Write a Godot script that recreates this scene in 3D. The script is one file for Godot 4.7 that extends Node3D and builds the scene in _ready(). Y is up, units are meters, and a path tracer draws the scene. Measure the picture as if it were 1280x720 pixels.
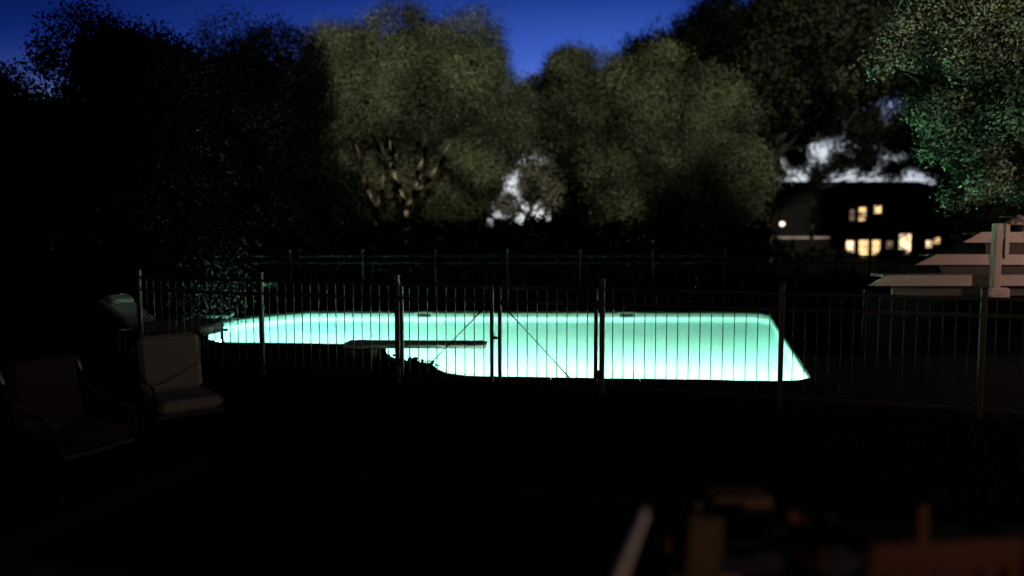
extends Node3D
# A lit swimming pool behind a metal fence at dusk, seen from a patio. Metres, y up, camera looks along -z.

var rng := RandomNumberGenerator.new()
var M := {}
var used_names := {}

# ---------------------------------------------------------------- geometry collector
class Geo:
	var v := PackedVector3Array()
	var n := PackedVector3Array()
	var c := PackedColorArray()
	var i := PackedInt32Array()
	func quad(a: Vector3, b: Vector3, d: Vector3, e: Vector3) -> void:   # a b d e run clockwise seen from the front
		var nn := (d - a).cross(b - a)
		if nn.length_squared() < 1e-14:
			nn = (e - a).cross(d - a)
		nn = nn.normalized()
		var k := v.size()
		v.append(a); v.append(b); v.append(d); v.append(e)
		n.append(nn); n.append(nn); n.append(nn); n.append(nn)
		i.append(k); i.append(k + 1); i.append(k + 2); i.append(k); i.append(k + 2); i.append(k + 3)
	func tri(a: Vector3, b: Vector3, d: Vector3) -> void:
		var nn := (d - a).cross(b - a).normalized()
		var k := v.size()
		v.append(a); v.append(b); v.append(d)
		n.append(nn); n.append(nn); n.append(nn)
		i.append(k); i.append(k + 1); i.append(k + 2)
	func hexa(p: Array) -> void:    # 8 corners: bottom 0..3 and top 4..7, each anticlockwise seen from above
		quad(p[4], p[7], p[6], p[5]); quad(p[0], p[1], p[2], p[3])
		for k in 4:
			var l := (k + 1) % 4
			quad(p[k], p[4 + k], p[4 + l], p[l])
	func box(at: Vector3, size: Vector3, basis := Basis(), bevel := 0.0) -> void:
		var h := size / 2.0
		if bevel <= 0.0:
			var p := []
			for y in [-1, 1]:
				for q in [[-1, 1], [1, 1], [1, -1], [-1, -1]]:
					p.append(at + basis * Vector3(q[0] * h.x, y * h.y, q[1] * h.z))
			hexa(p)
			return
		var b := minf(bevel, minf(h.x, minf(h.y, h.z)) * 0.9)
		var ring := func(y: float, ins: float) -> Array:
			var r := []
			var x := h.x - ins
			var z := h.z - ins
			for q in [[-x, z - b], [-x + b, z], [x - b, z], [x, z - b], [x, -z + b], [x - b, -z], [-x + b, -z], [-x, -z + b]]:
				r.append(at + basis * Vector3(q[0], y, q[1]))
			return r
		var rs := [ring.call(-h.y, b), ring.call(-h.y + b, 0.0), ring.call(h.y - b, 0.0), ring.call(h.y, b)]
		for k in 3:
			for j in 8:
				var l := (j + 1) % 8
				quad(rs[k][j], rs[k + 1][j], rs[k + 1][l], rs[k][l])
		for j in range(1, 7):
			tri(rs[3][0], rs[3][j + 1], rs[3][j]); tri(rs[0][0], rs[0][j], rs[0][j + 1])
	func tube(pts: Array, radii: Array, sides := 8, caps := true) -> void:
		var rings := []
		var up := Vector3(0.31, 0.2, 0.93).normalized()
		for k in pts.size():
			var t: Vector3 = (pts[mini(k + 1, pts.size() - 1)] - pts[maxi(k - 1, 0)]).normalized()
			if absf(t.dot(up)) > 0.95:
				up = Vector3(1, 0.1, 0.2).normalized()
			var a := t.cross(up).normalized()
			var b := t.cross(a)
			up = b
			var base := v.size()
			for j in sides:
				var w := TAU * j / sides
				var o := a * cos(w) + b * sin(w)
				v.append(pts[k] + o * radii[k]); n.append(o)
			rings.append(base)
		for k in pts.size() - 1:
			for j in sides:
				var l := (j + 1) % sides
				var p: int = rings[k] + j
				var q: int = rings[k] + l
				var r: int = rings[k + 1] + j
				var s: int = rings[k + 1] + l
				i.append(p); i.append(q); i.append(s); i.append(p); i.append(s); i.append(r)
		if caps:
			for e in [0, pts.size() - 1]:
				var k0: int = rings[e]
				for j in range(1, sides - 1):
					if e == 0:
						tri(v[k0], v[k0 + j + 1], v[k0 + j])
					else:
						tri(v[k0], v[k0 + j], v[k0 + j + 1])
	func leaf(at: Vector3, along: Vector3, side: Vector3, col: Color, out: Vector3) -> void:
		var nn := along.cross(side).normalized()
		if nn.dot(out) < 0.0: nn = -nn
		nn = (nn * 0.3 + out).normalized()
		var k := v.size()
		v.append(at - along); v.append(at + side); v.append(at + along); v.append(at - side)
		for j in 4:
			n.append(nn); c.append(col)
		i.append(k); i.append(k + 1); i.append(k + 2); i.append(k); i.append(k + 2); i.append(k + 3)
	func mesh() -> ArrayMesh:
		var a := []
		a.resize(Mesh.ARRAY_MAX)
		a[Mesh.ARRAY_VERTEX] = v
		a[Mesh.ARRAY_NORMAL] = n
		if c.size() == v.size() and c.size() > 0:
			a[Mesh.ARRAY_COLOR] = c
		a[Mesh.ARRAY_INDEX] = i
		var m := ArrayMesh.new()
		m.add_surface_from_arrays(Mesh.PRIMITIVE_TRIANGLES, a)
		return m

# ---------------------------------------------------------------- naming helpers
func numbered(called: String) -> String:
	var k: int = used_names.get(called, 0)
	used_names[called] = k + 1
	return called if k == 0 else "%s_%03d" % [called, k]

func tag(o: Node, label := "", category := "", group := "", kind := "") -> Node:
	if label: o.set_meta("label", label)
	if category: o.set_meta("category", category)
	if group: o.set_meta("group", group)
	if kind: o.set_meta("kind", kind)
	return o

func thing(called: String, label: String, category: String, at := Vector3.ZERO, turn := 0.0, group := "") -> Node3D:
	var o := Node3D.new()
	o.name = numbered(called)
	add_child(o)
	o.position = at
	o.rotation.y = turn
	tag(o, label, category, group)
	return o

func put(called: String, mesh: Mesh, mat: Material, parent: Node, at := Vector3.ZERO, basis := Basis()) -> MeshInstance3D:
	var o := MeshInstance3D.new()
	if parent == self:
		called = numbered(called)
	else:
		var k: int = parent.get_meta("_n_" + called, 0)
		parent.set_meta("_n_" + called, k + 1)
		if k > 0: called = "%s_%03d" % [called, k]
	o.name = called
	o.mesh = mesh
	o.material_override = mat
	o.transform = Transform3D(basis, at)
	parent.add_child(o, true)
	return o

func struct(called: String, mesh: Mesh, mat: Material, parent: Node = self) -> MeshInstance3D:
	var o := put(called, mesh, mat, parent)
	if parent == self: o.set_meta("kind", "structure")
	return o

func box_mesh(size: Vector3, bevel := 0.0, at := Vector3.ZERO) -> ArrayMesh:
	var g := Geo.new()
	g.box(at, size, Basis(), bevel)
	return g.mesh()

func tube_mesh(pts: Array, r: float, sides := 8) -> ArrayMesh:
	var g := Geo.new()
	var rr := []
	for p in pts: rr.append(r)
	g.tube(pts, rr, sides)
	return g.mesh()

# ---------------------------------------------------------------- materials
func mat(key: String, lin: Color, rough := 0.8, metal := 0.0) -> StandardMaterial3D:
	var m := StandardMaterial3D.new()
	m.resource_name = key
	m.albedo_color = lin.linear_to_srgb()
	m.roughness = rough
	m.metallic = metal
	M[key] = m
	return m

func noise_tex(freq: float, a: float, b: float, sd: int, as_normal := false, bump := 4.0) -> NoiseTexture2D:
	var f := FastNoiseLite.new()
	f.seed = sd
	f.frequency = freq
	f.fractal_octaves = 5
	var t := NoiseTexture2D.new()
	t.width = 512; t.height = 512
	t.seamless = true
	t.noise = f
	if as_normal:
		t.as_normal_map = true
		t.bump_strength = bump
	else:
		var g := Gradient.new()
		g.set_color(0, Color(a, a, a)); g.set_color(1, Color(b, b, b))
		t.color_ramp = g
	return t

func grain(m: StandardMaterial3D, scale: Vector3, tex: Texture2D, nrm: Texture2D = null, strength := 0.6) -> void:
	m.uv1_triplanar = true
	m.uv1_world_triplanar = true
	m.uv1_scale = scale
	m.albedo_texture = tex
	if nrm:
		m.normal_enabled = true
		m.normal_texture = nrm
		m.normal_scale = strength

func make_materials() -> void:
	var soft := noise_tex(0.012, 0.62, 1.0, 3)
	var fine := noise_tex(0.05, 0.7, 1.0, 7)
	var nrm := noise_tex(0.03, 0, 1, 11, true, 6.0)
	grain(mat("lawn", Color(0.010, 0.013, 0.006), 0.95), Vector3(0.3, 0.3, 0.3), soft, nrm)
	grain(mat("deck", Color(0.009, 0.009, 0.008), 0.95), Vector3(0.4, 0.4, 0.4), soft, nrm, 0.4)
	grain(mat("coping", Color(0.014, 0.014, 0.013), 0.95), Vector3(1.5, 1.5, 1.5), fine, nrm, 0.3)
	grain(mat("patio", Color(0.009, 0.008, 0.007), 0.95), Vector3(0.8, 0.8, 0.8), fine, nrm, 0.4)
	grain(mat("liner", Color(0.55, 0.88, 0.845), 0.7), Vector3(0.5, 0.5, 0.5), noise_tex(0.02, 0.92, 1.0, 5))
	grain(mat("step_plaster", Color(0.78, 0.82, 0.74), 0.8), Vector3(2, 2, 2), fine)
	grain(mat("pool_tile", Color(0.42, 0.55, 0.50), 0.3), Vector3(1.2, 1.2, 1.2), fine)
	mat("joint", Color(0.3, 0.33, 0.3), 0.9)
	grain(mat("fence_metal", Color(0.045, 0.047, 0.044), 0.55, 0.0), Vector3(2, 2, 2), fine)
	grain(mat("post_metal", Color(0.07, 0.073, 0.068), 0.5, 0.0), Vector3(2, 2, 2), fine)
	grain(mat("bark", Color(0.36, 0.29, 0.2), 0.95), Vector3(1.2, 0.35, 1.2), soft, nrm, 1.2)
	grain(mat("dark_bark", Color(0.035, 0.03, 0.025), 0.95), Vector3(1.2, 0.35, 1.2), soft, nrm, 1.2)
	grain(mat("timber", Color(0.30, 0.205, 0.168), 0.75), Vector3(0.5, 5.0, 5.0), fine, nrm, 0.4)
	grain(mat("dark_timber", Color(0.028, 0.011, 0.007), 0.9), Vector3(0.5, 5.0, 5.0), fine, nrm, 0.4)  # same timber with its shade put into the colour
	grain(mat("chair_wood", Color(0.12, 0.045, 0.022), 0.7), Vector3(4, 4, 4), fine, nrm, 0.3)
	grain(mat("chair_wood_olive", Color(0.10, 0.072, 0.033), 0.7), Vector3(4, 4, 4), fine, nrm, 0.3)
	mat("matte_dark", Color(0.012, 0.008, 0.006), 1.0)
	M.matte_dark.metallic_specular = 0.05
	mat("skirt", Color(0.002, 0.002, 0.002), 1.0)  # near black, stands for the darkness below the steps
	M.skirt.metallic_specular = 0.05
	mat("table_edge", Color(0.02, 0.019, 0.018), 0.8)
	mat("table_top", Color(0.003, 0.003, 0.003), 0.95)
	grain(mat("table_rim", Color(0.8, 0.76, 0.72), 0.5), Vector3(6, 6, 6), fine)
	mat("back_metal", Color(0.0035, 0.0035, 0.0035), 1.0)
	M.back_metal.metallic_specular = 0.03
	M.fence_metal.metallic_specular = 0.25
	M.post_metal.metallic_specular = 0.3
	mat("black_metal", Color(0.02, 0.02, 0.02), 0.45, 0.4)
	grain(mat("cushion", Color(0.17, 0.18, 0.165), 0.95), Vector3(9, 9, 9), fine, nrm, 0.4)
	grain(mat("red_cushion", Color(0.009, 0.002, 0.002), 0.98), Vector3(9, 9, 9), fine, nrm, 0.4)
	mat("steel", Color(0.55, 0.5, 0.46), 0.3, 0.35)
	grain(mat("board", Color(0.18, 0.19, 0.175), 0.8), Vector3(3, 3, 3), fine)
	grain(mat("house_wall", Color(0.008, 0.0075, 0.007), 0.95), Vector3(0.3, 4, 0.3), fine, nrm, 0.3)
	grain(mat("house_roof", Color(0.006, 0.006, 0.006), 1.0), Vector3(0.5, 3, 0.5), fine, nrm, 0.5)
	grain(mat("brick_wall", Color(0.12, 0.07, 0.05), 0.9), Vector3(1, 3, 1), fine, nrm, 0.5)
	grain(mat("wall_cap", Color(0.35, 0.3, 0.27), 0.8), Vector3(1, 1, 1), fine)
	for k in ["house_wall", "house_roof", "deck", "coping", "patio", "table_top", "lawn"]: M[k].metallic_specular = 0.08
	mat("frame_white", Color(0.35, 0.33, 0.3), 0.6)
	mat("petal", Color(0.6, 0.6, 0.56), 0.8)
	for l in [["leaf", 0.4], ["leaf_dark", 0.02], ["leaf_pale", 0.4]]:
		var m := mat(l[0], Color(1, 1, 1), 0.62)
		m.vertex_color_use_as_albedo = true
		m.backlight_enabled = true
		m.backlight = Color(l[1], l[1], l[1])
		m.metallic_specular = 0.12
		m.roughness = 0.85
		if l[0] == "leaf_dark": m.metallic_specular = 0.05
	var w := mat("water", Color(0.47, 1.0, 0.97), 0.0)
	w.albedo_color.a = 0.0
	w.transparency = BaseMaterial3D.TRANSPARENCY_ALPHA
	w.refraction_enabled = true
	w.refraction_scale = 0.033
	w.normal_enabled = true
	var wn := noise_tex(0.02, 0, 1, 21, true, 3.0)
	w.uv1_triplanar = true; w.uv1_world_triplanar = true; w.uv1_scale = Vector3(0.35, 0.35, 0.35)
	w.normal_texture = wn
	w.normal_scale = 0.10
	for l in [["window_glow", Color(1.0, 0.64, 0.28), 1.5], ["window_bright", Color(1.0, 0.76, 0.44), 1.9], ["window_dim", Color(1.0, 0.68, 0.45), 0.22], ["lamp_glow", Color(1.0, 0.78, 0.6), 2.2], ["pool_lamp", Color(0.85, 1.0, 0.95), 3.0]]:
		var m := mat(l[0], Color(0.3, 0.3, 0.3), 0.5)
		m.emission_enabled = true
		m.emission = l[1].linear_to_srgb()
		m.emission_energy_multiplier = l[2]

# ---------------------------------------------------------------- foliage
# blobs: [x, y, z, radius, share]; leaves gather in small sprays set through each blob's volume, mostly towards its outside
func foliage(blobs: Array, count: int, size: float, lin: Color, vary := 0.35, spray := 0.32, per_spray := 26, core := 0.12) -> ArrayMesh:
	var g := Geo.new()
	var total := 0.0
	for b in blobs: total += b[3] * b[3] * (b[4] if b.size() > 4 else 1.0)
	for b in blobs:
		var centre := Vector3(b[0], b[1], b[2])
		var r: float = b[3]
		var want := int(count * r * r * (b[4] if b.size() > 4 else 1.0) / total)
		var sprays := maxi(3, want / per_spray)
		for s in int(core * want):      # the inner wood and shaded leaves that close the middle of the crown
			var e := Vector3(rng.randfn(), rng.randfn(), rng.randfn()).normalized()
			var a2 := Vector3(rng.randfn(), rng.randfn(), rng.randfn()).normalized()
			g.leaf(centre + e * r * 0.72 * pow(rng.randf(), 0.4), a2 * size * 1.5, a2.cross(e).normalized() * size * 0.9, lin, e)
		for s in sprays:
			var d := Vector3(rng.randfn(), rng.randfn() * 0.9, rng.randfn()).normalized()
			var p := centre + d * r * pow(rng.randf(), 0.42) * (0.86 + 0.3 * rng.randf())
			var shade := 1.0 + vary * clampf(rng.randfn() * 0.6, -1.0, 1.4)
			var tint := rng.randf() * 0.25
			var col0 := Color(lin.r * shade * (1.0 + tint * 0.5), lin.g * shade, lin.b * shade * (1.0 - tint))
			for k in per_spray:
				var q := p + Vector3(rng.randfn(), rng.randfn() * 0.7, rng.randfn()) * spray * 0.5
				var a := Vector3(rng.randfn(), rng.randfn() * 0.6, rng.randfn()).normalized()
				var o := Vector3(rng.randfn(), rng.randfn() + 0.4, rng.randfn())
				var sd := a.cross(o).normalized()
				var ls := size * (0.65 + 0.7 * rng.randf())
				var f := 0.88 + 0.24 * rng.randf()
				g.leaf(q, a * ls * 0.5, sd * ls * 0.27, Color(col0.r * f, col0.g * f, col0.b * f), ((q - centre) / r + d * 0.4).normalized())
	return g.mesh()

# a crown of tens of thousands of small leaves: sprays of leaves, each turned outwards from the middle of its blob
func crown(t: Node3D, blobs: Array, sprays: int, size: float, lin: Color, leaf: String, vary := 0.3, spray := 0.2, per := 60, core := 1.0) -> void:
	var g := Geo.new()
	for k in per:
		var q := Vector3(rng.randfn(), rng.randfn() * 0.8, rng.randfn()) * spray * 0.5
		var a := Vector3(rng.randfn(), rng.randfn(), rng.randfn()).normalized()
		var sd := a.cross(Vector3(rng.randfn(), rng.randfn(), rng.randfn())).normalized()
		var ls := size * (0.65 + 0.7 * rng.randf())
		var f := 0.85 + 0.3 * rng.randf()
		g.leaf(q, a * ls * 0.5, sd * ls * 0.3, Color(f, f, f), (Vector3(0, 0.8, 0) + q.normalized() * 0.6).normalized())
	var clump := FastNoiseLite.new()
	clump.seed = rng.randi() % 10000
	clump.frequency = 0.55
	clump.fractal_octaves = 3
	var mm := MultiMesh.new()
	mm.transform_format = MultiMesh.TRANSFORM_3D
	mm.use_colors = true
	mm.mesh = g.mesh()
	var at := []
	var cols := []
	var total := 0.0
	for b in blobs: total += b[3] * b[3] * (b[4] if b.size() > 4 else 1.0)
	var inner := Geo.new()
	for b in blobs:
		var centre := Vector3(b[0], b[1], b[2])
		var r: float = b[3]
		var want := int(sprays * r * r * (b[4] if b.size() > 4 else 1.0) / total)
		# uneven outline: a few lobes pushed out of the blob
		var lobes := []
		for j in 7:
			lobes.append([Vector3(rng.randfn(), rng.randfn(), rng.randfn()).normalized(), 0.05 + 0.28 * rng.randf()])
		for k in want:
			var d := Vector3(rng.randfn(), rng.randfn(), rng.randfn()).normalized()
			var reach := 0.82
			for l in lobes: reach += l[1] * maxf(0.0, d.dot(l[0]) - 0.6) * 2.2
			var dist := r * reach * pow(rng.randf(), 0.33) * (1.0 + 0.16 * absf(rng.randfn()) * rng.randf())
			var up := (d + Vector3(rng.randfn(), rng.randfn(), rng.randfn()) * 0.25).normalized()
			var x := up.cross(Vector3(rng.randfn(), rng.randfn(), rng.randfn())).normalized()
			var sc := 0.7 + 0.7 * rng.randf()
			var nz := clump.get_noise_3dv((centre + d * dist) * (1.0 if r > 0.9 else 2.0))
			if nz < -0.16 and rng.randf() < 0.75: continue
			at.append(Transform3D(Basis(x, up, x.cross(up)).scaled(Vector3(sc, sc, sc)), centre + d * dist))
			var shade := maxf(0.25, 1.0 + 1.7 * nz + vary * 0.7 * rng.randfn())
			var tint := rng.randf() * 0.25
			cols.append(Color(lin.r * shade * (1.0 + tint * 0.5), lin.g * shade, lin.b * shade * (1.0 - tint)))
		for k in int(core * 220 * r * r):     # inner leaves that close the middle of the crown
			var e := Vector3(rng.randfn(), rng.randfn(), rng.randfn()).normalized()
			var a2 := Vector3(rng.randfn(), rng.randfn(), rng.randfn()).normalized()
			inner.leaf(centre + e * r * 0.6 * pow(rng.randf(), 0.4), a2 * 0.12, a2.cross(e).normalized() * 0.08, lin, e)
	mm.instance_count = at.size()
	for k in at.size():
		mm.set_instance_transform(k, at[k])
		mm.set_instance_color(k, cols[k])
	var o := MultiMeshInstance3D.new()
	o.name = "crown"
	o.multimesh = mm
	o.material_override = M[leaf]
	o.set_meta("kind", "stuff")
	t.add_child(o, true)
	if inner.v.size() > 0:
		tag(put("inner_leaves", inner.mesh(), M[leaf], t), "", "", "", "stuff")

func limb(g: Geo, a: Vector3, b: Vector3, r0: float, r1: float, wob := 0.12, steps := 5) -> void:
	var pts := []
	var rs := []
	for k in steps + 1:
		var t := float(k) / steps
		var p := a.lerp(b, t)
		if k > 0 and k < steps:
			p += Vector3(rng.randfn(), rng.randfn() * 0.5, rng.randfn()) * wob * a.distance_to(b) * 0.18
		pts.append(p); rs.append(lerpf(r0, r1, t))
	g.tube(pts, rs, 8)

# a tree whose trunk forks into limbs that run to its blobs; trunk points and blobs are relative to the foot
func tree(called: String, label: String, foot: Vector3, trunk_h: float, trunk_r: float, blobs: Array, sprays: int, size: float, lin: Color, leaf: String, bark: String, group := "", vary := 0.3, spray := 0.3, core := 1.0) -> Node3D:
	var t := thing(called, label, "tree", foot, 0.0, group)
	var g := Geo.new()
	limb(g, Vector3(0, -0.15, 0), Vector3(0.08, trunk_h, 0), trunk_r, trunk_r * 0.75, 0.1, 6)
	put("trunk", g.mesh(), M[bark], t)
	var h := Geo.new()
	for b in blobs:
		limb(h, Vector3(0.08, trunk_h * (0.8 + 0.2 * rng.randf()), 0), Vector3(b[0], b[1], b[2]), trunk_r * 0.5, 0.03, 0.3, 5)
	put("limbs", h.mesh(), M[bark], t)
	crown(t, blobs, sprays, size, lin, leaf, vary, spray, 60, core)
	return t

# ---------------------------------------------------------------- fences
var bar_mesh: ArrayMesh
var post_mesh: ArrayMesh
var cap_mesh: ArrayMesh

func fence_run(t: Node3D, metal: Material, posts: Array, height: float, gap: float) -> void:
	for p in posts:
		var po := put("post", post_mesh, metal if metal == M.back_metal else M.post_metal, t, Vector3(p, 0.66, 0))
		put("post_cap", cap_mesh, M.post_metal, po, Vector3(0, 0.675, 0))
	for k in posts.size() - 1:
		var a: float = posts[k] + 0.0275
		var b: float = posts[k + 1] - 0.0275
		for y in [height - 0.02, height - 0.19, 0.11]:
			put("rail", box_mesh(Vector3(b - a, 0.036, 0.03), 0.004), metal, t, Vector3((a + b) / 2, y, 0))
		var cnt := int(round((posts[k + 1] - posts[k]) / gap))
		for j in range(1, cnt):
			put("baluster", bar_mesh, metal, t, Vector3(posts[k] + (posts[k + 1] - posts[k]) * j / cnt, 0.64, 0))

func gate_leaf(label: String, at: Vector3, turn: float, width: float, hinge_side: float, with_latch: bool) -> void:
	# local x runs from 0 to width along the leaf; the meeting stile is on the side away from the hinges
	var t := thing("gate_leaf", label, "gate", at, turn, "two leaves of the pool gate")
	for x in [0.02, width - 0.02]:
		put("stile", box_mesh(Vector3(0.04, 1.17, 0.04), 0.005), M.post_metal, t, Vector3(x, 0.655, 0))
	for y in [1.222, 1.06, 0.09]:
		put("rail", box_mesh(Vector3(width - 0.08, 0.036, 0.03), 0.004), M.fence_metal, t, Vector3(width / 2, y, 0))
	var cnt := int(round(width / 0.118))
	for j in range(1, cnt):
		put("baluster", bar_mesh, M.fence_metal, t, Vector3(width * j / cnt, 0.64, 0))
	var hx := 0.04 if hinge_side < 0 else width - 0.04
	var mx := width - 0.04 if hinge_side < 0 else 0.04
	var dirx := -1.0 if hinge_side < 0 else 1.0
	put("brace", tube_mesh([Vector3(mx, 1.04, 0.028), Vector3(mx + dirx * 0.93, 0.10, 0.028)], 0.011, 6), M.fence_metal, t)
	for y in [0.25, 1.05]:
		put("hinge", box_mesh(Vector3(0.05, 0.09, 0.05), 0.008), M.post_metal, t, Vector3(hx - dirx * -0.055, y, 0))
	if with_latch:
		var la := put("latch", box_mesh(Vector3(0.07, 0.035, 0.03), 0.006), M.post_metal, t, Vector3(mx - dirx * 0.06, 0.62, 0.012))
		put("latch_pin", tube_mesh([Vector3(0, -0.05, 0.02), Vector3(0, 0.05, 0.02)], 0.007, 6), M.post_metal, la)

# ---------------------------------------------------------------- pool
func pool_outline() -> PackedVector2Array:
	var key := [Vector2(3.95, -10.45), Vector2(3.86, -10.12), Vector2(3.62, -9.93), Vector2(3.3, -9.88), Vector2(-0.62, -10.22), Vector2(-0.88, -10.40), Vector2(-1.08, -10.80), Vector2(-1.32, -11.2), Vector2(-1.75, -11.55), Vector2(-1.95, -12.1), Vector2(-2.05, -12.7), Vector2(-2.4, -12.98), Vector2(-4.8, -13.2), Vector2(-5.2, -13.5), Vector2(-5.5, -14.3), Vector2(-6.0, -15.8), Vector2(-5.85, -16.6), Vector2(-5.5, -17.2), Vector2(-4.7, -18.0), Vector2(-4.2, -18.05), Vector2(5.3, -18.05), Vector2(5.62, -17.9), Vector2(5.7, -17.55), Vector2(5.6, -17.1)]
	var p := PackedVector2Array()
	for k in key: p.append(k)
	if not Geometry2D.is_polygon_clockwise(p):
		p.reverse()
	return p

func floor_y(p: Vector2) -> float:
	return -1.8 + 0.10 * (-p.y - 9.9)

func build_pool() -> void:
	var o := pool_outline()
	var nn := o.size()
	var ti := Geometry2D.triangulate_polygon(o)
	# basin: sloping floor and walls
	var g := Geo.new()
	for k in range(0, ti.size(), 3):
		var q := []
		for j in 3:
			var p := o[ti[k + j]]
			q.append(Vector3(p.x, floor_y(p), p.y))
		if (q[1] - q[0]).cross(q[2] - q[0]).y > 0: q.reverse()
		g.tri(q[0], q[1], q[2])
	for k in nn:
		var a := o[k]
		var b := o[(k + 1) % nn]
		g.quad(Vector3(a.x, floor_y(a), a.y), Vector3(b.x, floor_y(b), b.y), Vector3(b.x, -0.26, b.y), Vector3(a.x, -0.26, a.y))
	struct("pool_basin", g.mesh(), M.liner)
	# shallow step in the near left bay
	var disc := PackedVector2Array()
	for k in 28: disc.append(Vector2(-1.25, -10.9) + Vector2(cos(TAU * k / 28), sin(TAU * k / 28)) * 1.15)
	var inset: PackedVector2Array = Geometry2D.offset_polygon(o, -0.02)[0]
	for st in Geometry2D.intersect_polygons(inset, disc):
		var sgeo := Geo.new()
		var si := Geometry2D.triangulate_polygon(st)
		for k in range(0, si.size(), 3):
			var q := []
			for j in 3: q.append(Vector3(st[si[k + j]].x, -0.8, st[si[k + j]].y))
			if (q[1] - q[0]).cross(q[2] - q[0]).y > 0: q.reverse()
			sgeo.tri(q[0], q[1], q[2])
		for k in st.size():
			var a := st[k]
			var b := st[(k + 1) % st.size()]
			sgeo.quad(Vector3(a.x, -1.9, a.y), Vector3(b.x, -1.9, b.y), Vector3(b.x, -0.8, b.y), Vector3(a.x, -0.8, a.y))
		struct("pool_step", sgeo.mesh(), M.step_plaster)
	# tile band under the coping: one thin sheet of wall with tiles laid along it
	var band := Node3D.new()
	band.name = "pool_tile_band"
	add_child(band)
	band.set_meta("kind", "structure")
	var bg := Geo.new()
	for k in nn:
		var a := o[k]
		var b := o[(k + 1) % nn]
		bg.quad(Vector3(a.x, -0.26, a.y), Vector3(b.x, -0.26, b.y), Vector3(b.x, -0.05, b.y), Vector3(a.x, -0.05, a.y))
	put("joint_bed", bg.mesh(), M.joint, band)
	var outl := Geometry2D.offset_polygon(o, 0.33, Geometry2D.JOIN_ROUND)[0]
	var cw := Geometry2D.is_polygon_clockwise(o)
	var tile_meshes := {}
	var coping := Node3D.new()
	coping.name = "pool_coping"
	add_child(coping)
	coping.set_meta("kind", "structure")
	# walk the outline, laying tiles (0.3 m) and coping stones (about 0.6 m)
	for k in nn:
		var a := o[k]
		var b := o[(k + 1) % nn]
		var len := a.distance_to(b)
		var dir := (b - a) / len
		var inward := Vector2(-dir.y, dir.x)
		if Geometry2D.is_point_in_polygon((a + b) / 2 + inward * 0.05, o) == false: inward = -inward
		var cnt := maxi(1, int(round(len / 0.3)))
		var step := len / cnt
		for j in cnt:
			var c := a + dir * step * (j + 0.5) + inward * 0.006
			var key := "%.3f" % step
			if not tile_meshes.has(key): tile_meshes[key] = box_mesh(Vector3(step - 0.012, 0.19, 0.012))
			put("tile", tile_meshes[key], M.pool_tile, band, Vector3(c.x, -0.152, c.y), Basis(Vector3.UP, -atan2(dir.y, dir.x)))
		cnt = maxi(1, int(round(len / 0.6)))
		var prev := o[(k + nn - 1) % nn]
		var next := o[(k + 2) % nn]
		var m0 := mitre(prev, a, b, inward)
		var m1 := mitre(a, b, next, inward)
		for j in cnt:
			var t0 := float(j) / cnt
			var t1 := float(j + 1) / cnt
			var gap := 0.004
			var i0 := a.lerp(b, t0) + dir * gap + inward * 0.03
			var i1 := a.lerp(b, t1) - dir * gap + inward * 0.03
			var e0 := a + m0 * 0.3 if j == 0 else a.lerp(b, t0) - inward * 0.3
			var e1 := b + m1 * 0.3 if j == cnt - 1 else a.lerp(b, t1) - inward * 0.3
			e0 += dir * gap; e1 -= dir * gap
			var sg := Geo.new()
			var y1 := 0.006 + rng.randf() * 0.004
			var quad2 := [i0, i1, e1, e0]
			var order := quad2 if (i1 - i0).cross(e1 - i0) < 0 else [i0, e0, e1, i1]
			var pts := []
			for y in [-0.05, y1]:
				for q in order: pts.append(Vector3(q.x, y, q.y))
			sg.hexa(pts)
			put("coping_stone", sg.mesh(), M.coping, coping)
	# water surface, one sheet with its front up
	var wg := Geo.new()
	for k in range(0, ti.size(), 3):
		var q := []
		for j in 3:
			var p := o[ti[k + j]]
			q.append(Vector3(p.x, -0.13, p.y))
		if (q[1] - q[0]).cross(q[2] - q[0]).y > 0: q.reverse()
		wg.tri(q[0], q[1], q[2])
	struct("pool_water", wg.mesh(), M.water)
	# deck around the pool, as a sheet with the pool cut out (a ring of strips from the coping outwards)
	var outer := PackedVector2Array([Vector2(-13, -20.2), Vector2(13, -20.2), Vector2(13, -6.4), Vector2(-13, -9.3)])
	var ring := Geometry2D.offset_polygon(o, 0.27, Geometry2D.JOIN_MITER)[0]
	ring_sheet("pool_deck", ring, outer, -0.001, M.deck)

func mitre(a: Vector2, b: Vector2, c: Vector2, _inward: Vector2) -> Vector2:
	# outward direction at corner b, lengthened so that both edges keep their width
	var o := pool_outline()
	var d0 := (b - a).normalized()
	var d1 := (c - b).normalized()
	var n0 := Vector2(d0.y, -d0.x)
	var n1 := Vector2(d1.y, -d1.x)
	var mid := (n0 + n1).normalized()
	if Geometry2D.is_point_in_polygon(b + mid * 0.05, o): mid = -mid; n0 = -n0
	return mid / maxf(0.5, mid.dot(n0))

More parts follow.
